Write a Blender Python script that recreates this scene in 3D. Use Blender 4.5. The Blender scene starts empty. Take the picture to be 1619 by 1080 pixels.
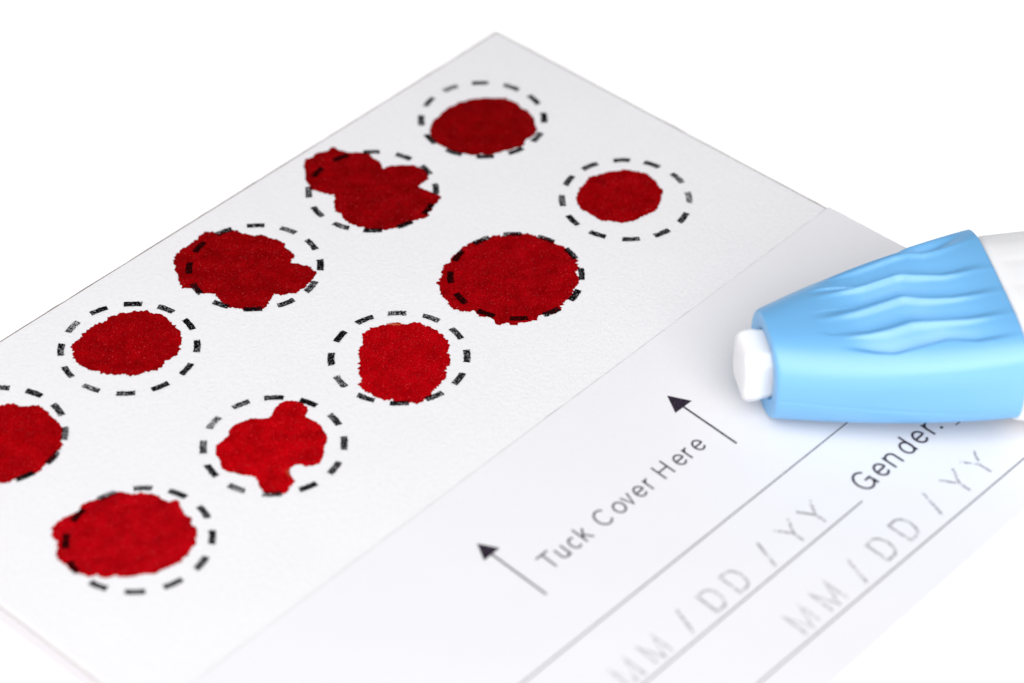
import bpy, math, random
import numpy as np
from mathutils import Matrix, Vector

# 1 Blender unit = 1 cm
sc = bpy.context.scene
sc.unit_settings.system = 'METRIC'
sc.unit_settings.scale_length = 0.01
C = sc.collection
random.seed(7)

# ---------------------------------------------------------------- camera
cd = bpy.data.cameras.new('camera')
cam = bpy.data.objects.new('camera', cd)
C.objects.link(cam)
Rm = Matrix(((-0.673406, 0.739219, 0.008908), (-0.483161, -0.4492, 0.751515), (0.559536, 0.501771, 0.659656)))
cam.matrix_world = Matrix.Translation((17.287, 15.9454, 17.5981)) @ Rm.transposed().to_4x4()
cd.sensor_width = 36
cd.lens = 99.77
cd.clip_start = 1
cd.clip_end = 1000
cd.dof.use_dof = True
cd.dof.focus_distance = 26.9
cd.dof.aperture_fstop = 0.185         # f/18.5 with centimetre units
cd.dof.aperture_blades = 7
sc.camera = cam

# ---------------------------------------------------------------- studio light
w = bpy.data.worlds.new('World')
sc.world = w
w.use_nodes = True
w.node_tree.nodes['Background'].inputs[0].default_value = (0.99, 0.98, 1.0, 1)
w.node_tree.nodes['Background'].inputs[1].default_value = 0.17
sc.view_settings.view_transform = 'Standard'
sc.view_settings.look = 'None'
sc.view_settings.exposure = 0.0
sc.view_settings.gamma = 1.0

def softbox(name, target, azdir, elev, dist, sx, sy, power, col):
    ld = bpy.data.lights.new(name, 'AREA')
    ld.shape = 'RECTANGLE'; ld.size = sx; ld.size_y = sy
    ld.energy = power; ld.color = col
    o = bpy.data.objects.new(name, ld); C.objects.link(o)
    d = Vector((azdir[0], azdir[1], 0)).normalized()
    p = Vector(target) + dist * (d * math.cos(elev) + Vector((0, 0, math.sin(elev))))
    o.location = p
    o.rotation_euler = (Vector(target) - p).to_track_quat('-Z', 'Y').to_euler()
    return o
softbox('key_softbox', (3, 4, 0), (0.62, 0.80), math.radians(27), 48, 50, 24, 12700, (1.0, 0.985, 0.985))
softbox('top_softbox', (1.4, 1.8, 0), (0.6, 0.8), math.radians(58), 44, 48, 40, 17300, (0.97, 0.98, 1.0))

softbox('added_fill_light', (2.5, 4, 0), (0.93, -0.37), math.radians(40), 42, 40, 30, 6600, (1.0, 0.985, 1.0))  # added lamp on the left, lifts the soft shadow beside the cap

# ---------------------------------------------------------------- material helpers
def new_mat(name):
    m = bpy.data.materials.new(name); m.use_nodes = True
    return m, m.node_tree.nodes, m.node_tree.links, m.node_tree.nodes['Principled BSDF']
def setp(b, **k):
    for n, v in k.items():
        b.inputs[n.replace('_', ' ')].default_value = v
def noise(N, L, scale, detail=2, rough=0.5, co=None):
    n = N.new('ShaderNodeTexNoise')
    n.inputs['Scale'].default_value = scale; n.inputs['Detail'].default_value = detail
    n.inputs['Roughness'].default_value = rough
    if co is None:
        co = N.new('ShaderNodeTexCoord').outputs['Object']
    L.new(co, n.inputs['Vector'])
    return n
def ramp(N, L, src, p0, c0, p1, c1):
    r = N.new('ShaderNodeValToRGB')
    r.color_ramp.elements[0].position = p0; r.color_ramp.elements[0].color = c0
    r.color_ramp.elements[1].position = p1; r.color_ramp.elements[1].color = c1
    L.new(src, r.inputs['Fac'])
    return r
def add_bump(N, L, b, src, strength, dist, prev=None):
    bp_ = N.new('ShaderNodeBump')
    bp_.inputs['Strength'].default_value = strength; bp_.inputs['Distance'].default_value = dist
    L.new(src, bp_.inputs['Height'])
    if prev: L.new(prev.outputs['Normal'], bp_.inputs['Normal'])
    L.new(bp_.outputs['Normal'], b.inputs['Normal'])
    return bp_

def paper(name, col, grain, fine, tone=0.03):
    m, N, L, b = new_mat(name)
    setp(b, Roughness=0.92)
    b.inputs['Specular IOR Level'].default_value = 0.15
    n1 = noise(N, L, 22, 5, 0.65)
    lo = tuple(c * (1 - tone) for c in col) + (1,); hi = tuple(min(1, c * (1 + tone)) for c in col) + (1,)
    r = ramp(N, L, n1.outputs['Fac'], 0.3, lo, 0.7, hi)
    L.new(r.outputs['Color'], b.inputs['Base Color'])
    p = add_bump(N, L, b, noise(N, L, 0.5, 2).outputs['Fac'], 0.5, 0.05)
    p = add_bump(N, L, b, n1.outputs['Fac'], grain, 0.012, p)
    add_bump(N, L, b, noise(N, L, 75, 3, 0.7).outputs['Fac'], fine, 0.004, p)
    return m
M_filter = paper('cotton_filter_paper', (0.80, 0.792, 0.803), 0.62, 0.8, 0.024)
M_form = paper('form_paper', (0.765, 0.759, 0.775), 0.12, 0.3, 0.006)
M_back = paper('backing_paper', (0.76, 0.735, 0.755), 0.12, 0.3, 0.006)
M_edge = paper('shade_tinted_cut_edge', (0.31, 0.265, 0.23), 0.5, 0.5, 0.10)  # dark tan puts the shade line along the far cut edges into the colour

def ink(name, col, lo, hi, scale, big=0.0):
    """printed toner: broken up where it missed the paper fibres"""
    m, N, L, b = new_mat(name)
    setp(b, Roughness=1.0, Base_Color=col + (1,))
    b.inputs['Specular IOR Level'].default_value = 0.0
    t = N.new('ShaderNodeBsdfTransparent')
    mx = N.new('ShaderNodeMixShader')
    n = noise(N, L, scale, 2, 0.6)
    src = n.outputs['Fac']
    if big:
        n2 = noise(N, L, 1.9, 1)
        a = N.new('ShaderNodeMath'); a.operation = 'MULTIPLY_ADD'
        L.new(n2.outputs['Fac'], a.inputs[0]); a.inputs[1].default_value = big
        L.new(src, a.inputs[2]); src = a.outputs[0]
        lo += big * 0.5; hi += big * 0.5
    mr = N.new('ShaderNodeMapRange')
    mr.inputs['From Min'].default_value = lo; mr.inputs['From Max'].default_value = hi
    L.new(src, mr.inputs['Value'])
    L.new(mr.outputs['Result'], mx.inputs['Fac'])
    L.new(t.outputs[0], mx.inputs[1]); L.new(b.outputs[0], mx.inputs[2])
    out = N['Material Output'] if 'Material Output' in N else None
    L.new(mx.outputs[0], out.inputs['Surface'])
    return m
M_ink = ink('black_toner_on_cotton', (0.004, 0.004, 0.005), 0.39, 0.455, 105, 0.30)
M_wet = ink('toner_soaked_with_blood', (0.014, 0.0012, 0.0015), 0.30, 0.46, 60)
M_ink2 = ink('black_toner_on_form', (0.03, 0.022, 0.035), 0.25, 0.36, 70)
M_grey = ink('grey_halftone_toner', (0.33, 0.315, 0.335), 0.44, 0.53, 42)

def blood_mat():
    m, N, L, b = new_mat('dried_blood')
    oi = N.new('ShaderNodeObjectInfo')
    n1 = noise(N, L, 5.5, 5, 0.62)
    n2 = noise(N, L, 60, 3, 0.7)
    r1 = ramp(N, L, n1.outputs['Fac'], 0.30, (0.68, 0.55, 0.55, 1), 0.70, (1.20, 1.4, 1.25, 1))
    mul = N.new('ShaderNodeMix'); mul.data_type = 'RGBA'; mul.blend_type = 'MULTIPLY'
    mul.inputs[0].default_value = 1
    L.new(oi.outputs['Color'], mul.inputs[6]); L.new(r1.outputs['Color'], mul.inputs[7])
    r2 = ramp(N, L, n2.outputs['Fac'], 0.36, (0.62, 0.5, 0.5, 1), 0.66, (1.25, 1.5, 1.4, 1))
    mul2 = N.new('ShaderNodeMix'); mul2.data_type = 'RGBA'; mul2.blend_type = 'MULTIPLY'
    mul2.inputs[0].default_value = 1
    L.new(mul.outputs[2], mul2.inputs[6]); L.new(r2.outputs['Color'], mul2.inputs[7])
    # pale cotton fibres poking through
    n3 = noise(N, L, 95, 2, 0.6)
    f = ramp(N, L, n3.outputs['Fac'], 0.665, (0, 0, 0, 1), 0.75, (1, 1, 1, 1))
    mx = N.new('ShaderNodeMix'); mx.data_type = 'RGBA'
    L.new(f.outputs['Color'], mx.inputs[0]); L.new(mul2.outputs[2], mx.inputs[6])
    mx.inputs[7].default_value = (0.85, 0.12, 0.12, 1)
    L.new(mx.outputs[2], b.inputs['Base Color'])
    setp(b, Roughness=0.75)
    b.inputs['Specular IOR Level'].default_value = 0.0
    p = add_bump(N, L, b, n1.outputs['Fac'], 0.35, 0.03)
    add_bump(N, L, b, n2.outputs['Fac'], 0.7, 0.008, p)
    # the rim fades between the fibres it has soaked into
    at = N.new('ShaderNodeAttribute'); at.attribute_name = 'soak'
    n4 = noise(N, L, 70, 3, 0.7)
    ad = N.new('ShaderNodeMath'); ad.operation = 'MULTIPLY_ADD'; ad.inputs[1].default_value = 1.1
    L.new(n4.outputs['Fac'], ad.inputs[0]); L.new(at.outputs['Fac'], ad.inputs[2])
    mr = N.new('ShaderNodeMapRange'); mr.inputs['From Min'].default_value = 0.72; mr.inputs['From Max'].default_value = 1.25
    L.new(ad.outputs[0], mr.inputs['Value'])
    t = N.new('ShaderNodeBsdfTransparent'); ms = N.new('ShaderNodeMixShader')
    L.new(mr.outputs['Result'], ms.inputs['Fac']); L.new(t.outputs[0], ms.inputs[1]); L.new(b.outputs[0], ms.inputs[2])
    L.new(ms.outputs[0], N['Material Output'].inputs['Surface'])
    return m
M_blood = blood_mat()


def plastic(name, col, rough, sss=0.0, ior=1.5, spec=0.5, coat=0.0):
    m, N, L, b = new_mat(name)
    setp(b, Roughness=rough, Base_Color=col + (1,), IOR=ior)
    b.inputs['Specular IOR Level'].default_value = spec
    b.inputs['Coat Weight'].default_value = coat
    b.inputs['Coat Roughness'].default_value = 0.5
    if sss:
        b.inputs['Subsurface Weight'].default_value = sss
        b.inputs['Subsurface Radius'].default_value = (0.25, 0.4, 0.5)
        b.inputs['Subsurface Scale'].default_value = 0.35
    add_bump(N, L, b, noise(N, L, 60, 3).outputs['Fac'], 0.08, 0.003)
    return m
M_blue = plastic('light_blue_plastic', (0.15, 0.44, 0.78), 0.40, 0.0, 1.6, 0.9)
M_white = plastic('white_plastic', (0.86, 0.86, 0.87), 0.4, 0.15)
M_well = plastic('deep_blue_plastic', (0.05, 0.22, 0.62), 0.6)

# ---------------------------------------------------------------- object helpers
def link(o, parent=None):
    C.objects.link(o)
    if parent: o.parent = parent
    return o
def mesh_obj(name, verts, faces, mats, parent=None, smooth=False, midx=None):
    me = bpy.data.meshes.new(name)
    me.from_pydata([tuple(map(float, v)) for v in verts], [], faces)
    for m in (mats if isinstance(mats, (list, tuple)) else [mats]): me.materials.append(m)
    if midx is not None: me.polygons.foreach_set('material_index', midx)
    if smooth: me.polygons.foreach_set('use_smooth', [True] * len(me.polygons))
    me.update()
    return link(bpy.data.objects.new(name, me), parent)
def empty(name, loc, label, cat):
    o = bpy.data.objects.new(name, None); o.location = loc
    o.empty_display_size = 0.5
    o['label'] = label; o['category'] = cat
    return link(o)

# ---------------------------------------------------------------- white table with an added glow
def make_table():
    m = bpy.data.materials.new('white_table_added_glow'); m.use_nodes = True
    N = m.node_tree.nodes; L = m.node_tree.links; b = N['Principled BSDF']
    b.inputs['Base Color'].default_value = (0.8, 0.8, 0.8, 1)
    b.inputs['Roughness'].default_value = 0.6
    b.inputs['Emission Color'].default_value = (1, 1, 1, 1)
    b.inputs['Emission Strength'].default_value = 0.48  # glow added so the ground around the card stays pure white
    s = 110; z0, z1 = -3.0, -0.055
    V = [(-s, -s, z0), (s, -s, z0), (s, s, z0), (-s, s, z0), (-s, -s, z1), (s, -s, z1), (s, s, z1), (-s, s, z1)]
    F = [(0, 3, 2, 1), (4, 5, 6, 7), (0, 1, 5, 4), (1, 2, 6, 5), (2, 3, 7, 6), (3, 0, 4, 7)]
    o = mesh_obj('white_table', V, F, m)
    o['kind'] = 'structure'
    o['label'] = 'white table under the specimen card, with an added glow'
make_table()

# ---------------------------------------------------------------- specimen card
card = empty('specimen_card', (3.3, 1.0, -0.05),
             'white blood specimen card with dashed circles, dark red spots and a printed form', 'specimen card')
CI = Matrix.Translation((-3.3, -1.0, 0.05))
def on_card(o):
    o.parent = card; o.matrix_parent_inverse = CI
    return o

def sheet(name, x0, x1, y0, y1, zt, zb, mats, bev, nx=70, ny=40, wave=0.0, edge_idx=1, seed=0):
    """paper sheet as a subdivided slab with a softly crushed, slightly irregular cut edge"""
    rnd = random.Random(seed)
    def grid(a, b, n):
        q = bev * 1.5; return [a, a + bev * 0.45, a + bev, a + q] + [a + q + (b - a - 2 * q) * i / n for i in range(1, n)] + [b - q, b - bev, b - bev * 0.45, b]
    X, Y = grid(x0, x1, nx), grid(y0, y1, ny)
    V = []; F = []; mi = []
    jx = [rnd.gauss(0, 0.0022) for _ in Y]; jy = [rnd.gauss(0, 0.0022) for _ in X]
    for i, x in enumerate(X):
        for j, y in enumerate(Y):
            d = min(x - x0, x1 - x, y - y0, y1 - y)
            k = min(1, d / bev)
            z = zt - (zt - zb) * 0.32 * (1 - k) ** 1.6
            z += wave * math.sin(x * 0.9 + 1) * math.sin(y * 0.8)
            V.append((x + (jx[j] if i in (0, len(X) - 1) else 0), y + (jy[i] if j in (0, len(Y) - 1) else 0), z))
    n = len(Y)
    for i in range(len(X) - 1):
        for j in range(n - 1):
            F.append((i * n + j, (i + 1) * n + j, (i + 1) * n + j + 1, i * n + j + 1))
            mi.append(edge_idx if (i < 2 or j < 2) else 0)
    # border walls and underside
    loop = [i * n for i in range(len(X))] + [(len(X) - 1) * n + j for j in range(1, n)] + \
           [i * n + n - 1 for i in range(len(X) - 2, -1, -1)] + [j for j in range(n - 2, 0, -1)]
    base = len(V)
    for k in loop: V.append((V[k][0], V[k][1], zb))
    m = len(loop)
    for k in range(m):
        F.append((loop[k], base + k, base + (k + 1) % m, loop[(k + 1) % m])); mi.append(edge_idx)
    F.append(tuple(base + k for k in range(m - 1, -1, -1))); mi.append(0)
    o = mesh_obj(name, V, F, mats, None, True, mi)
    o.data.polygons.foreach_set('use_smooth', [True] * (len(F) - m - 1) + [False] * (m + 1))
    return on_card(o)

sheet('backing_sheet', -1.22, 7.935, -0.93, 7.36, -0.036, -0.052, [M_back, M_back], 0.012, seed=1)
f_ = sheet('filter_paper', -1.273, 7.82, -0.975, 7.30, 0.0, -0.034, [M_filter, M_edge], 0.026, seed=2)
f_['label'] = 'thick fibrous cotton paper strip carrying the dashed circles'
f_ = sheet('form_sheet', -1.285, 7.90, 3.505, 7.39, 0.0105, 0.002, [M_form, M_form], 0.008, seed=3)
f_['label'] = 'smooth printed form sheet overlapping the fibrous strip'

# ---------------------------------------------------------------- dashed circles
PITCH, ROW = 1.624, 1.942
# ---------------------------------------------------------------- blood spots
OUT = {
  'A1': [[0.46, -0.29], [0.36, -0.336], [0.16, -0.388], [-0.005, -0.368], [-0.185, -0.299], [-0.299, -0.205], [-0.399, -0.085], [-0.429, -0.076], [-0.423, -0.021], [-0.445, 0.07], [-0.419, 0.131], [-0.418, 0.231], [-0.371, 0.358], [-0.289, 0.469], [-0.171, 0.551], [-0.044, 0.556], [0.046, 0.589], [0.152, 0.552], [0.245, 0.516], [0.333, 0.476], [0.401, 0.429], [0.431, 0.371], [0.495, 0.345], [0.539, 0.277], [0.571, 0.209], [0.604, 0.056], [0.609, -0.014], [0.608, -0.1], [0.565, -0.184], [0.521, -0.246]],
  'A2': [[1.839, -0.73], [1.777, -0.799], [1.724, -0.833], [1.635, -0.829], [1.534, -0.823], [1.465, -0.784], [1.394, -0.781], [1.388, -0.713], [1.338, -0.602], [1.286, -0.546], [1.225, -0.446], [1.243, -0.374], [1.248, -0.277], [1.294, -0.179], [1.256, -0.15], [1.197, -0.128], [1.111, -0.04], [1.047, 0.03], [1.033, 0.135], [1.069, 0.221], [1.153, 0.275], [1.258, 0.297], [1.261, 0.404], [1.239, 0.473], [1.229, 0.528], [1.261, 0.582], [1.334, 0.602], [1.387, 0.601], [1.453, 0.639], [1.514, 0.639], [1.548, 0.678], [1.662, 0.632], [1.737, 0.627], [1.872, 0.579], [1.974, 0.523], [2.025, 0.457], [2.091, 0.354], [2.123, 0.256], [2.141, 0.118], [2.084, 0.048], [2.08, -0.035], [2.015, -0.139], [1.927, -0.221], [1.964, -0.283], [1.983, -0.37], [2.0, -0.432], [2.015, -0.471], [1.968, -0.532], [1.94, -0.613], [1.89, -0.671]],
  'A3': [[3.729, -0.624], [3.638, -0.673], [3.53, -0.717], [3.439, -0.7], [3.35, -0.708], [3.233, -0.732], [3.168, -0.685], [3.15, -0.632], [3.023, -0.564], [2.979, -0.494], [2.952, -0.35], [2.886, -0.29], [2.839, -0.182], [2.816, -0.077], [2.847, 0.04], [2.892, 0.15], [2.948, 0.193], [2.962, 0.257], [2.911, 0.345], [2.908, 0.439], [2.955, 0.512], [3.027, 0.546], [3.137, 0.561], [3.235, 0.577], [3.332, 0.496], [3.404, 0.417], [3.482, 0.455], [3.56, 0.481], [3.639, 0.494], [3.723, 0.414], [3.807, 0.292], [3.823, 0.198], [3.805, 0.108], [3.77, 0.014], [3.842, -0.064], [3.865, -0.111], [3.854, -0.209], [3.9, -0.259], [3.906, -0.332], [3.85, -0.406], [3.791, -0.521]],
  'A4': [[5.205, -0.406], [5.127, -0.437], [5.021, -0.459], [4.904, -0.479], [4.832, -0.476], [4.757, -0.448], [4.662, -0.442], [4.566, -0.423], [4.472, -0.344], [4.4, -0.256], [4.354, -0.153], [4.35, -0.074], [4.37, 0.032], [4.38, 0.126], [4.435, 0.234], [4.522, 0.307], [4.624, 0.384], [4.703, 0.381], [4.835, 0.403], [4.934, 0.388], [5.076, 0.326], [5.171, 0.213], [5.259, 0.119], [5.277, 0.029], [5.308, -0.076], [5.329, -0.149], [5.299, -0.24], [5.25, -0.331]],
  'A5': [[6.217, -0.256], [6.129, -0.197], [6.089, -0.112], [6.019, -0.047], [5.978, 0.081], [5.99, 0.213], [6.016, 0.33], [6.064, 0.422], [6.19, 0.552], [6.257, 0.58], [6.374, 0.615], [6.438, 0.617], [6.527, 0.65], [6.598, 0.633], [6.733, 0.577], [6.813, 0.571], [6.849, 0.498], [6.944, 0.439], [6.99, 0.291], [6.988, 0.114], [6.913, -0.066], [6.797, -0.224], [6.639, -0.341], [6.478, -0.374], [6.332, -0.342]],
  'B1': [[0.373, 1.634], [0.242, 1.531], [0.098, 1.486], [-0.033, 1.459], [-0.108, 1.494], [-0.201, 1.526], [-0.289, 1.587], [-0.36, 1.651], [-0.406, 1.712], [-0.442, 1.83], [-0.424, 1.956], [-0.368, 2.052], [-0.321, 2.135], [-0.163, 2.231], [-0.073, 2.265], [0.036, 2.247], [0.126, 2.226], [0.209, 2.224], [0.298, 2.154], [0.348, 2.075], [0.406, 2.002], [0.423, 1.919], [0.409, 1.857], [0.416, 1.752], [0.396, 1.685]],
  'B2': [[2.213, 1.476], [2.127, 1.429], [2.047, 1.375], [1.983, 1.35], [1.914, 1.355], [1.792, 1.297], [1.685, 1.281], [1.564, 1.28], [1.517, 1.307], [1.409, 1.362], [1.325, 1.369], [1.281, 1.441], [1.18, 1.489], [1.101, 1.585], [1.055, 1.683], [1.008, 1.793], [1.013, 1.908], [0.999, 2.006], [1.037, 2.108], [1.062, 2.199], [1.108, 2.267], [1.18, 2.33], [1.253, 2.415], [1.356, 2.465], [1.481, 2.515], [1.611, 2.535], [1.694, 2.582], [1.802, 2.557], [1.899, 2.509], [1.999, 2.491], [2.102, 2.436], [2.179, 2.399], [2.184, 2.349], [2.244, 2.295], [2.251, 2.221], [2.258, 2.145], [2.3, 2.089], [2.275, 2.025], [2.305, 1.971], [2.354, 1.907], [2.378, 1.847], [2.367, 1.768], [2.325, 1.7], [2.309, 1.602], [2.263, 1.537]],
  'B3': [[3.593, 1.757], [3.499, 1.685], [3.411, 1.605], [3.319, 1.549], [3.238, 1.483], [3.167, 1.469], [3.082, 1.483], [2.991, 1.547], [2.907, 1.605], [2.87, 1.666], [2.802, 1.684], [2.779, 1.731], [2.766, 1.801], [2.75, 1.896], [2.747, 1.988], [2.78, 2.074], [2.816, 2.156], [2.896, 2.224], [2.961, 2.306], [3.06, 2.373], [3.128, 2.43], [3.252, 2.467], [3.372, 2.487], [3.462, 2.506], [3.537, 2.51], [3.592, 2.482], [3.629, 2.411], [3.7, 2.345], [3.719, 2.282], [3.777, 2.177], [3.769, 2.102], [3.774, 2.011], [3.743, 1.939], [3.684, 1.895], [3.638, 1.816]],
  'B4': [[5.272, 1.627], [5.185, 1.571], [5.074, 1.562], [4.965, 1.506], [4.857, 1.524], [4.752, 1.56], [4.697, 1.619], [4.604, 1.654], [4.503, 1.608], [4.42, 1.61], [4.366, 1.642], [4.318, 1.709], [4.323, 1.802], [4.418, 1.898], [4.412, 1.992], [4.437, 2.118], [4.487, 2.226], [4.582, 2.285], [4.647, 2.344], [4.755, 2.397], [4.809, 2.381], [4.853, 2.354], [4.874, 2.29], [4.936, 2.254], [5.008, 2.272], [5.062, 2.34], [5.078, 2.406], [5.168, 2.435], [5.234, 2.446], [5.304, 2.391], [5.334, 2.338], [5.319, 2.251], [5.277, 2.15], [5.274, 2.09], [5.323, 2.027], [5.339, 1.958], [5.38, 1.871], [5.364, 1.783], [5.312, 1.691]],
  'B5': [[6.963, 1.341], [6.912, 1.296], [6.815, 1.279], [6.7, 1.281], [6.604, 1.303], [6.543, 1.277], [6.448, 1.287], [6.403, 1.325], [6.301, 1.342], [6.214, 1.406], [6.156, 1.488], [6.1, 1.528], [6.036, 1.618], [6.021, 1.717], [6.016, 1.784], [5.961, 1.832], [6.004, 1.93], [6.034, 2.019], [6.024, 2.081], [6.069, 2.164], [6.091, 2.231], [6.161, 2.285], [6.201, 2.342], [6.271, 2.347], [6.352, 2.378], [6.472, 2.396], [6.58, 2.358], [6.676, 2.322], [6.755, 2.267], [6.811, 2.245], [6.885, 2.185], [6.923, 2.114], [7.007, 2.073], [7.027, 2.002], [7.079, 1.947], [7.12, 1.864], [7.147, 1.795], [7.127, 1.699], [7.125, 1.623], [7.079, 1.534], [7.013, 1.487], [6.985, 1.417]],
}

def inside(x, y):
    for P in OUT.values():
        c = False
        for i in range(len(P)):
            (x0, y0), (x1, y1) = P[i - 1], P[i]
            if (y0 > y) != (y1 > y) and x < (x1 - x0) * (y - y0) / (y1 - y0) + x0: c = not c
        if c: return True
    return False
def dashed_ring(cx, cy, rng):
    ringo = bpy.data.objects.new('dashed_circle', None); ringo.empty_display_size = 0.3
    C.objects.link(ringo); on_card(ringo)
    z = 0.0062
    for k in range(12):
        V = []; F = []
        mid = math.radians(15 + 30 * k) + rng.gauss(0, 0.006)
        half = 0.175 / 2 / 0.635
        wd = 0.064 * (1 + rng.gauss(0, 0.03))
        ns = 16
        for i in range(ns + 1):
            a = mid + half * (2 * i / ns - 1)
            for sgn in (-1, 1):
                r = 0.635 + sgn * wd / 2 + rng.gauss(0, 0.0024)
                skew = rng.gauss(0, 0.006) if i in (0, ns) else 0
                V.append((cx + r * math.cos(a + skew), cy + r * math.sin(a + skew), z))
        for i in range(ns):
            F.append((2 * i, 2 * i + 2, 2 * i + 3, 2 * i + 1))
        mesh_obj('dash', V, F, M_wet if inside(cx + 0.645 * math.cos(mid), cy + 0.645 * math.sin(mid)) else M_ink, ringo)
for i in range(5):
    for j in range(2):
        dashed_ring(i * PITCH, j * ROW, random.Random(100 + i * 2 + j))

SPOTS = {   # tone follows how heavily each spot soaked the paper
    'A1': ((0.225, 0.0007, 0.0018), 'oval dark red blood spot at the far corner', 0.8),
    'A2': ((0.250, 0.0007, 0.0022), 'three-lobed dark red blood spot spilling over its circle', 0.9),
    'A3': ((0.270, 0.0007, 0.0023), 'dark red blood spot with a tongue reaching to the right', 1.2),
    'A4': ((0.310, 0.0007, 0.0026), 'egg-shaped blood spot centred inside its circle', 1.25),
    'A5': ((0.360, 0.0007, 0.0030), 'blood spot cut off by the left edge of the photo', 1.1),
    'B1': ((0.300, 0.0007, 0.0025), 'smallest round blood spot inside a clear ring', 0.9),
    'B2': ((0.315, 0.0007, 0.0029), 'largest round blood spot filling its circle', 1.3),
    'B3': ((0.415, 0.0007, 0.0036), 'squarish bright red blood spot with a faint smear on top', 1.2),
    'B4': ((0.465, 0.0008, 0.0037), 'splattered bright red blood spot with two knobs', 0.75),
    'B5': ((0.425, 0.0010, 0.0047), 'nearest large blood spot shifted left of its circle', 1.1),
}
def catmull(P, n):
    out = []; m = len(P)
    for i in range(m):
        p0, p1, p2, p3 = [np.array(P[(i + k - 1) % m]) for k in range(4)]
        for j in range(n):
            t = j / n
            out.append(0.5 * ((2 * p1) + (-p0 + p2) * t + (2 * p0 - 5 * p1 + 4 * p2 - p3) * t * t + (-p0 + 3 * p1 - 3 * p2 + p3) * t ** 3))
    return np.array(out)
def spot_mesh(P, jag, rng, zt=0.0034, zb=-0.0005):
    Q = catmull(P, 8)
    d = np.r_[0, np.cumsum(np.linalg.norm(np.diff(np.vstack([Q, Q[:1]]), axis=0), axis=1))]
    n = int(d[-1] / 0.0085)
    s = np.linspace(0, d[-1], n + 1)[:-1]
    QQ = np.vstack([Q, Q[:1]])
    R = np.stack([np.interp(s, d, QQ[:, 0]), np.interp(s, d, QQ[:, 1])], 1)
    T = np.roll(R, -1, 0) - np.roll(R, 1, 0); T /= np.linalg.norm(T, axis=1)[:, None]
    Nn = np.stack([T[:, 1], -T[:, 0]], 1)
    g = np.array([rng.gauss(0, 1) for _ in range(n)])
    sm = (g + 0.6 * np.roll(g, 1) + 0.6 * np.roll(g, -1)) / 1.3
    g2 = np.array([rng.gauss(0, 1) for _ in range(n)])
    k = np.ones(9) / 9; lo = np.convolve(np.r_[g2[-8:], g2, g2[:8]], k, 'same')[8:-8] * 3
    spk = np.array([rng.random() < 0.06 for _ in range(n)]) * 0.8
    off = jag * (0.0052 * sm + 0.0055 * lo + 0.008 * spk)
    R = R + Nn * off[:, None]
    In = R - Nn * 0.012; Ou = R + Nn * 0.010
    V = [(x, y, zt) for x, y in In] + [(x, y, zt - 0.001) for x, y in Ou] + [(x, y, zb) for x, y in Ou]
    F = [tuple(range(n))] + [(i, n + i, n + (i + 1) % n, (i + 1) % n) for i in range(n)] + \
        [(n + i, 2 * n + i, 2 * n + (i + 1) % n, n + (i + 1) % n) for i in range(n)]
    return V, F
for k, P in OUT.items():
    col, lab, jag = SPOTS[k]
    V, F = spot_mesh(P, jag, random.Random(hash(k[0]) % 1 + int(k[1]) * 7 + (50 if k[0] == 'B' else 0)))
    o = on_card(mesh_obj('blood_spot', V, F, M_blood))
    o.color = col + (1,)
    nn_ = len(V) // 3
    at = o.data.attributes.new('soak', 'FLOAT', 'POINT')
    at.data.foreach_set('value', [1.0] * nn_ + [0.0] * (2 * nn_))
    o['label'] = lab

for cx, cy, rx, ry, rot, col, lab in (
        (2.935, 1.575, 0.062, 0.020, 2.31, (0.82, 0.14, 0.08), 'faint orange smear above the squarish spot'),
        (2.905, 1.615, 0.022, 0.020, 0.0, (0.72, 0.07, 0.03), 'faint orange dab above the squarish spot'),
        (5.035, 2.300, 0.050, 0.017, 1.18, (0.82, 0.12, 0.06), 'pale orange rim of the splattered spot')):
    P = []
    for i in range(12):
        a = i * math.pi / 6; r = 1 + random.gauss(0, 0.22)
        x, y = rx * r * math.cos(a), ry * r * math.sin(a)
        P.append((cx + x * math.cos(rot) - y * math.sin(rot), cy + x * math.sin(rot) + y * math.cos(rot)))
    V, F = spot_mesh(P, 0.3, random.Random(5), 0.0042)
    o = on_card(mesh_obj('blood_smear', V, F, M_blood)); o.color = col + (1,); o['label'] = lab
    nn_ = len(V) // 3
    at = o.data.attributes.new('soak', 'FLOAT', 'POINT')
    at.data.foreach_set('value', [0.52] * nn_ + [0.0] * (2 * nn_))

# ---------------------------------------------------------------- lettering and lines on the form
ZI = 0.0128
def stroke(P, wd, V, F, closed=False, z=ZI):
    P = [np.array(p, float) for p in P]; n = len(P); b = len(V)
    for i in range(n):
        if closed: a, c = P[i - 1], P[(i + 1) % n]
        else: a, c = P[max(0, i - 1)], P[min(n - 1, i + 1)]
        d1 = P[i] - a; d2 = c - P[i]
        l1, l2 = np.linalg.norm(d1), np.linalg.norm(d2)
        d1 = d1 / l1 if l1 > 1e-9 else d2 / l2
        d2 = d2 / l2 if l2 > 1e-9 else d1
        t = d1 + d2; t /= max(np.linalg.norm(t), 1e-6)
        nn = np.array([-t[1], t[0]]); mit = 1 / max(0.5, abs(nn @ np.array([-d1[1], d1[0]])))
        for s in (-1, 1): V.append((*(P[i] + nn * s * wd / 2 * mit), z))
    for i in range(n if closed else n - 1):
        j = (i + 1) % n
        F.append((b + 2 * i, b + 2 * i + 1, b + 2 * j + 1, b + 2 * j))
def arc(cx, cy, rx, ry, a0, a1, n=22):
    return [(cx + rx * math.cos(math.radians(a0 + (a1 - a0) * i / n)), cy + ry * math.sin(math.radians(a0 + (a1 - a0) * i / n))) for i in range(n + 1)]
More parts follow.
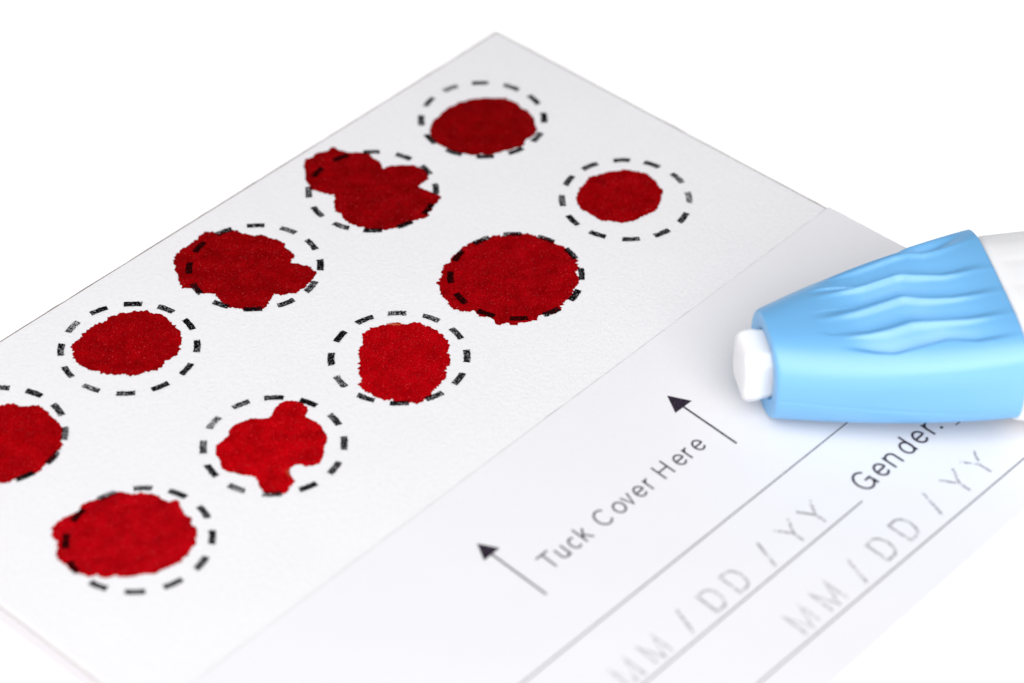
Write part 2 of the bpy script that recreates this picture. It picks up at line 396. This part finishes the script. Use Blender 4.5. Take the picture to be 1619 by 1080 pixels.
# glyph strokes: cap height 1, x to the right, h = half stroke
def glyph(ch, h):
    X = 0.74 - h                       # x-height centre line
    if ch == 'T': return [[(0, 1 - h), (0.76, 1 - h)], [(0.38, 1 - 2 * h), (0.38, 0)]]
    if ch == 'u': return [[(h, 0.74), (h, 0.24)] + arc(0.25, 0.24, 0.25 - h, 0.25 - h, 180, 345)[1:] , [(0.5 - h, 0.74), (0.5 - h, 0)]]
    if ch == 'c': return [arc(0.27, 0.37, 0.27 - h, 0.38 - h, 48, 312, 26)]
    if ch == 'k': return [[(h, 1), (h, 0)], [(h, 0.28), (0.47, 0.74)], [(0.2, 0.45), (0.52, 0)]]
    if ch == 'C': return [arc(0.42, 0.5, 0.42 - h, 0.52 - h, 40, 320, 34)]
    if ch == 'G': return [arc(0.42, 0.5, 0.42 - h, 0.52 - h, 40, 318, 34) + [(0.80 - h, 0.24), (0.80 - h, 0.47)], [(0.80, 0.47), (0.47, 0.47)], [(0.83 - h, 0.30), (0.83 - h, 0)]]
    if ch == 'o': return [arc(0.3, 0.37, 0.3 - h, 0.38 - h, 0, 360, 30)]
    if ch == 'v': return [[(h, 0.74), (0.25, h), (0.5 - h, 0.74)]]
    if ch == 'e': return [[(2 * h, 0.38), (0.54 - h, 0.38)] , arc(0.28, 0.37, 0.28 - h, 0.38 - h, 0, 322, 30)]
    if ch == 'r': return [[(h, 0.74), (h, 0)], arc(0.30, 0.44, 0.30 - h, 0.30 - h, 170, 88, 8)]
    if ch == 'H': return [[(h, 1), (h, 0)], [(0.70 - h, 1), (0.70 - h, 0)], [(h, 0.53), (0.70 - h, 0.53)]]
    if ch == 'n': return [[(h, 0.74), (h, 0)], [(h, 0.44)] + arc(0.28, 0.49, 0.28 - h, 0.27 - h, 170, 0, 12) + [(0.56 - h, 0)]]
    if ch == 'd': return [[(0.54 - h, 1), (0.54 - h, 0)], arc(0.28, 0.37, 0.28 - h, 0.38 - h, 0, 360, 30)]
    if ch == 'M': return [[(h, 0), (h, 1 - h), (0.41, 0.02), (0.82 - h, 1 - h), (0.82 - h, 0)]]
    if ch == 'D': return [[(h, 0), (h, 1 - h)] + arc(0.36, 0.5, 0.36 - h, 0.5 - h, 90, -90, 20) + [(h, h)]]
    if ch == 'Y': return [[(0.02, 1), (0.39, 0.44)], [(0.76, 1), (0.39, 0.44)], [(0.39, 0.44), (0.39, 0)]]
    if ch == '/': return [[(0, -0.05), (0.34, 1.05)]]
    if ch == '.': return [[(0, 0), (0, 0.12)]]
    if ch == "'": return [[(0, 0.62), (0, 0.74)]]
SHEAR = 0.062
WIDE = {'e': 1.10, 'o': 1.10, 'c': 1.12, 'u': 1.06, 'v': 1.08, 'C': 1.05, 'G': 1.05, 'r': 1.15, 'd': 1.06, 'n': 1.03}
def text(name, items, ybase, cap, wd, mat, label):
    """items: (character, left edge x on the card, width scale); text reads towards -x, its up is -y"""
    h = wd / 2 / cap
    word = bpy.data.objects.new(name, None); word.empty_display_size = 0.2
    C.objects.link(word); on_card(word); word['label'] = label
    for ch, x0, ws in items:
        ws *= WIDE.get(ch, 1.0)
        V = []; F = []; zz = 0
        for st in glyph(ch, h):
            zz += 1
            closed = len(st) > 8 and abs(st[0][0] - st[-1][0]) < 1e-6 and abs(st[0][1] - st[-1][1]) < 1e-6
            pts = [(x0 - gx * cap * ws - SHEAR * gy * cap, ybase - gy * cap) for gx, gy in (st[:-1] if closed else st)]
            stroke(pts, wd if ch not in ".'" else wd * 1.3, V, F, closed, ZI + 0.00004 * zz)
        mesh_obj('slash' if ch == '/' else 'colon_dot' if ch in ".'" else 'letter', V, F, mat, word)
    return word
text('printed_words', [('T', 4.352, 1), ('u', 4.172, 0.98), ('c', 4.022, 0.95), ('k', 3.880, 0.95), ('C', 3.645, 0.95), ('o', 3.432, 1),
     ('v', 3.295, 1.05), ('e', 3.152, 1), ('r', 2.990, 0.85), ('H', 2.812, 1.02), ('e', 2.598, 1), ('r', 2.447, 0.85), ('e', 2.336, 1)],
     4.826, 0.194, 0.0190, M_ink2, 'black words TUCK COVER HERE in mixed case between two arrows')
text('printed_words', [('G', 1.728, 0.95), ('e', 1.480, 1.0), ('n', 1.300, 1.0), ('d', 1.090, 1.0), ('e', 0.900, 1.0), ('r', 0.712, 0.9), ('.', 0.585, 1), ("'", 0.585, 1)],
     6.243, 0.228, 0.0235, M_ink2, 'black word GENDER with a colon in front of the lancet')
text('date_hint', [('M', 4.915, 1), ('M', 4.560, 1), ('/', 4.082, 1), ('D', 3.765, 0.95), ('D', 3.455, 0.95), ('/', 2.990, 1), ('Y', 2.686, 1), ('Y', 2.372, 1)],
     6.200, 0.268, 0.027, M_grey, 'pale grey date letters on the middle line')
text('date_hint', [('M', 3.452, 1), ('M', 3.090, 1), ('/', 2.615, 1), ('D', 2.288, 0.95), ('D', 1.962, 0.95), ('/', 1.505, 1), ('Y', 1.188, 1), ('Y', 0.866, 1)],
     6.898, 0.278, 0.027, M_grey, 'pale grey date letters on the lowest line')
def rule(pts, wd, label):
    V = []; F = []
    n = 60
    P = [(pts[0][0] + (pts[1][0] - pts[0][0]) * i / n, pts[0][1] + (pts[1][1] - pts[0][1]) * i / n) for i in range(n + 1)]
    stroke(P, wd, V, F)
    o = on_card(mesh_obj('ruled_line', V, F, M_ink2)); o['label'] = label
rule([(-1.0, 5.583), (7.6, 5.490)], 0.0115, 'thin black rule running out from under the lancet')
rule([(1.842, 6.278), (7.6, 6.232)], 0.0115, 'thin black rule under the upper date letters')
rule([(-1.0, 7.040), (7.6, 6.885)], 0.0115, 'thin black rule under the lower date letters')
rule([(0.474, 6.306), (-1.0, 6.322)], 0.0115, 'thin black rule starting after the colon')
def arrow(tip, c1, c2, tail, wd, label):
    V = [(*tip, ZI), (*c1, ZI), (*c2, ZI)]; F = [(0, 1, 2)]
    m = ((c1[0] + c2[0]) / 2, (c1[1] + c2[1]) / 2)
    stroke([m, ((m[0] + tail[0]) / 2, (m[1] + tail[1]) / 2), tail], wd, V, F)
    o = on_card(mesh_obj('printed_arrow', V, F, M_ink2)); o['label'] = label
arrow((1.956, 4.121), (1.855, 4.334), (2.086, 4.330), (2.019, 4.995), 0.021, 'black arrow beside the white lancet cap')
arrow((4.544, 4.137), (4.450, 4.320), (4.655, 4.322), (4.587, 4.985), 0.019, 'black arrow left of the first word')

# ---------------------------------------------------------------- lancet
X0, Y0, AL, LEN, W0, WM, W1, H0, H1, N0, N1, ZR = 1.428, 4.795, 0.168, 2.145, 0.487, 0.808, 0.965, 0.453, 0.508, 2.4, 4.201, 0.159
e1 = np.array([-0.673406, 0.739219, 0]); e1 /= np.linalg.norm(e1)
e2 = np.array([-0.483161, -0.4492, 0]); e2 /= np.linalg.norm(e2)
AX = e1 * math.cos(AL) + e2 * math.sin(AL)
BX = -e1 * math.sin(AL) + e2 * math.cos(AL)
UP = np.array([0, 0, 1.0])
ZB = 0.0145
def se(v, n):
    c, s = np.cos(v), np.sin(v)
    return np.sign(c) * np.abs(c) ** (2 / n), np.sign(s) * np.abs(s) ** (2 / n)
def resample(P, n):
    P = np.vstack([P, P[:1]])
    d = np.r_[0, np.cumsum(np.linalg.norm(np.diff(P, axis=0), axis=1))]
    s = np.linspace(0, d[-1], n + 1)[:-1]
    return np.stack([np.interp(s, d, P[:, i]) for i in range(3)], 1)
def ring(t, n, scale=1.0, dt=0.0, w=None, zc=None, h=None, ne=None, facet=False):
    if w is None: w = W0 * (1 - t) * (1 - 2 * t) + 4 * WM * t * (1 - t) + W1 * t * (2 * t - 1)
    if h is None: h = H0 + (H1 - H0) * t
    if ne is None: ne = N0 + (N1 - N0) * t
    if zc is None: zc = ZB + ZR * t + h
    c, s = se(np.linspace(0, 2 * np.pi, 1441)[:-1], ne)
    if facet:      # flat-sided plug with blunt corners
        a = np.linspace(0, 2 * np.pi, 1441)[:-1]
        r = np.ones_like(a) * 9
        for q, d in ((0, 1.0), (90, 1.0), (180, 1.0), (270, 1.0), (38, 1.17), (142, 1.17), (218, 1.17), (322, 1.17)):
            cc = np.cos(a - math.radians(q)); r = np.minimum(r, np.where(cc > 0.05, d / np.maximum(cc, 0.05), 9))
        k = np.exp(-np.linspace(-3, 3, 31) ** 2); k /= k.sum()
        r = np.convolve(np.r_[r[-15:], r, r[:15]], k, 'valid')
        c, s = r * np.cos(a), r * np.sin(a)
    P = np.array([X0, Y0, 0]) + AX * (LEN * t + dt) + np.outer(w * scale * c, BX) + np.outer(zc + h * scale * s, UP)
    return resample(P, n)
def interp(T, L):
    return np.interp(T, [a for a, b in L], [b for a, b in L])
def smooth(a, b, x):
    x = np.clip((x - a) / (b - a), 0, 1); return x * x * (3 - 2 * x)
CR = [[(.25, .098), (.6, .085), (.683, .082), (.742, .108), (.82, .110), (.967, .100), (1, .098)],
      [(.25, .150), (.45, .162), (.57, .156), (.625, .152), (.68, .166), (.783, .188), (.842, .192), (.925, .193), (1, .200)],
      [(.15, .236), (.375, .228), (.50, .220), (.592, .215), (.65, .232), (.775, .252), (.85, .257), (1, .262)],
      [(.167, .300), (.26, .320), (.40, .310), (.50, .298), (.575, .289), (.61, .292), (.70, .308), (.86, .318), (1, .321)],
      [(.292, .358), (.40, .372), (.475, .378), (.608, .368), (.70, .362), (.81, .375), (1, .377)]]
T0 = [.25, .19, .17, .25]
RS = 0.36
def groove(t, p):
    """finger grip: four overlapping scallops cut into the upper face"""
    cs = [float(interp(t, c)) for c in CR]
    dep = np.zeros_like(p)
    amp = lambda k: 0.098 * (0.60 + 0.40 * math.exp(-((t - .62) / (.30 if t < .62 else .13)) ** 2)) * float(smooth(T0[k], T0[k] + .24, t)) * (1 - 0.90 * float(smooth(.78, .985, t)))
    for k in range(4):
        a, b = cs[k], cs[k + 1]
        s = (p - a) / (b - a)
        m = (s >= 0) & (s < 1)
        A = amp(k); Ap = amp(max(0, k - 1))
        # rounded narrow crest with a sharp valley on either side
        ux = RS - 0.06 * float(smooth(.6, .9, t))
        crest = np.exp(-((s - ux) / 0.115) ** 2)
        broad = smooth(-0.04, ux, s) * (1 - smooth(0.42, 1.04, s))
        vk = Ap * (1 - np.clip(s / 0.12, 0, 1)) * 0.5
        g = A * (1.0 - 0.42 * crest - 0.56 * broad) * (0.5 + 0.5 * np.clip(s / 0.12, 0, 1)) + vk
        dep = np.where(m, g, dep)
    A = amp(0); dep = np.where(p < cs[0], A * 1.0 * (1 - smooth(0, .022, cs[0] - p)), dep)
    A = amp(3); dep = np.where(p >= cs[4], A * 0.98 * (1 - smooth(0, .014, p - cs[4])), dep)
    # parting line low on the near side
    pc = .505 + .045 * t
    dep += 0.006 * np.exp(-((p - pc) / .0035) ** 2) * (1 - float(smooth(.6, .95, t)))
    return dep
def tube(rings, V, F, close_start=False, close_end=False):
    b = len(V); n = len(rings[0])
    for r in rings: V.extend(r.tolist())
    for i in range(len(rings) - 1):
        o1, o2 = b + i * n, b + (i + 1) * n
        for j in range(n):
            k = (j + 1) % n
            F.append((o1 + j, o1 + k, o2 + k, o2 + j))
    if close_start: F.append(tuple(b + j for j in range(n - 1, -1, -1)))
    if close_end: F.append(tuple(b + (len(rings) - 1) * n + j for j in range(n)))

lancet = empty('lancet', (X0 + AX[0], Y0 + AX[1], ZB),
               'light blue plastic lancet with ribbed grip and white cap lying on the form', 'lancet')
LI = Matrix.Translation((-(X0 + AX[0]), -(Y0 + AX[1]), -ZB))
def on_lancet(o):
    o.parent = lancet; o.matrix_parent_inverse = LI
    return o
def build_shell():
    NV, NT = 640, 230
    p = np.arange(NV) / NV
    outer = []
    for i in range(NT + 1):
        t = i / NT
        R = ring(t, NV)
        ctr = R.mean(0)
        T = np.roll(R, -1, 0) - np.roll(R, 1, 0)
        Nn = np.cross(T, AX); Nn /= np.linalg.norm(Nn, axis=1)[:, None]
        Nn *= np.sign(((R - ctr) * Nn).sum(1))[:, None]
        ed = 0.0
        if t < 0.02: ed = 0.014 * (1 - math.sqrt(max(0, 1 - (1 - t / 0.02) ** 2)))
        if t > 0.988: ed = 0.018 * (1 - math.sqrt(max(0, 1 - ((t - .988) / .012) ** 2)))
        outer.append(R - Nn * (groove(t, p) + ed)[:, None])
    face = [ring(0, NV, s, d) for s, d in ((0.95, -0.001), (0.69, 0.004), (0.665, 0.012), (0.652, 0.03), (0.645, 0.09), (0.64, 0.5))]
    back = [ring(1, NV, s, d) for s, d in ((0.955, 0.0), (0.94, -0.02), (0.90, -0.06))]
    V = []; F = []
    tube(face[::-1] + outer + back, V, F)
    return on_lancet(mesh_obj('shell', V, F, M_blue, None, True))
build_shell()
def build_cap():
    V = []; F = []
    n = 96
    prof = [(0.45, 0.66), (0.02, 0.66), (-0.04, 0.67), (-0.10, 0.70), (-0.165, 0.69), (-0.195, 0.67), (-0.215, 0.635), (-0.226, 0.585), (-0.232, 0.5), (-0.236, 0.36), (-0.238, 0.18)]
    R = []
    for d, s in prof:
        k = s / 0.70
        R.append(ring(0, n, 1, d, w=0.255 * k, h=0.285 * k, zc=ZB + H0 + 0.0, facet=True))
    tube(R, V, F, True, True)
    o = on_lancet(mesh_obj('twist_cap', V, F, M_white, None, True))
    o['label'] = 'white cap sticking out of the blue nose'
build_cap()
def build_well():
    V = []; F = []
    tube([ring(0, 96, 0.66, 0.12), ring(0, 96, 0.3, 0.165)], V, F, False, True)
    on_lancet(mesh_obj('nose_well', V, F, M_well, None, True))
build_well()
def build_rear():
    V = []; F = []; n = 220
    p = np.arange(n) / n
    top1 = ZB + ZR + 2 * H1
    R = []
    for i in range(61):
        u = i / 60
        d = -0.03 + 3.6 * u
        wv = 0.915 + 0.10 * u - 0.25 * max(0, u - 0.6)
        top = top1 - 0.02 - 0.25 * u * u
        low = ZB + 0.002 + 0.02
        k = 1.0
        if i < 3: k = (0.95, 0.985, 1.0)[i]
        if i > 56: k = (0.99, 0.96, 0.9, 0.75)[i - 57]
        if d > 1.6: low = max(-0.045, low - (d - 1.6) * 0.05)
        h = (top - low) / 2
        r = ring(1.0, n, k, d, w=wv, h=h, zc=low + h, ne=3.6)
        # shallow ribs on top
        amp = 0.005 * math.exp(-((d - 0.35) / 0.5) ** 2) * float(smooth(0, 0.2, d))
        for c in (0.13, 0.20, 0.265, 0.33):
            r[:, 2] -= amp * np.exp(-((p - c) / 0.012) ** 2)
        R.append(r)
    tube(R, V, F, True, True)
    o = on_lancet(mesh_obj('rear_body', V, F, M_white, None, True))
    o['label'] = 'white rear body behind the blue grip'
build_rear()
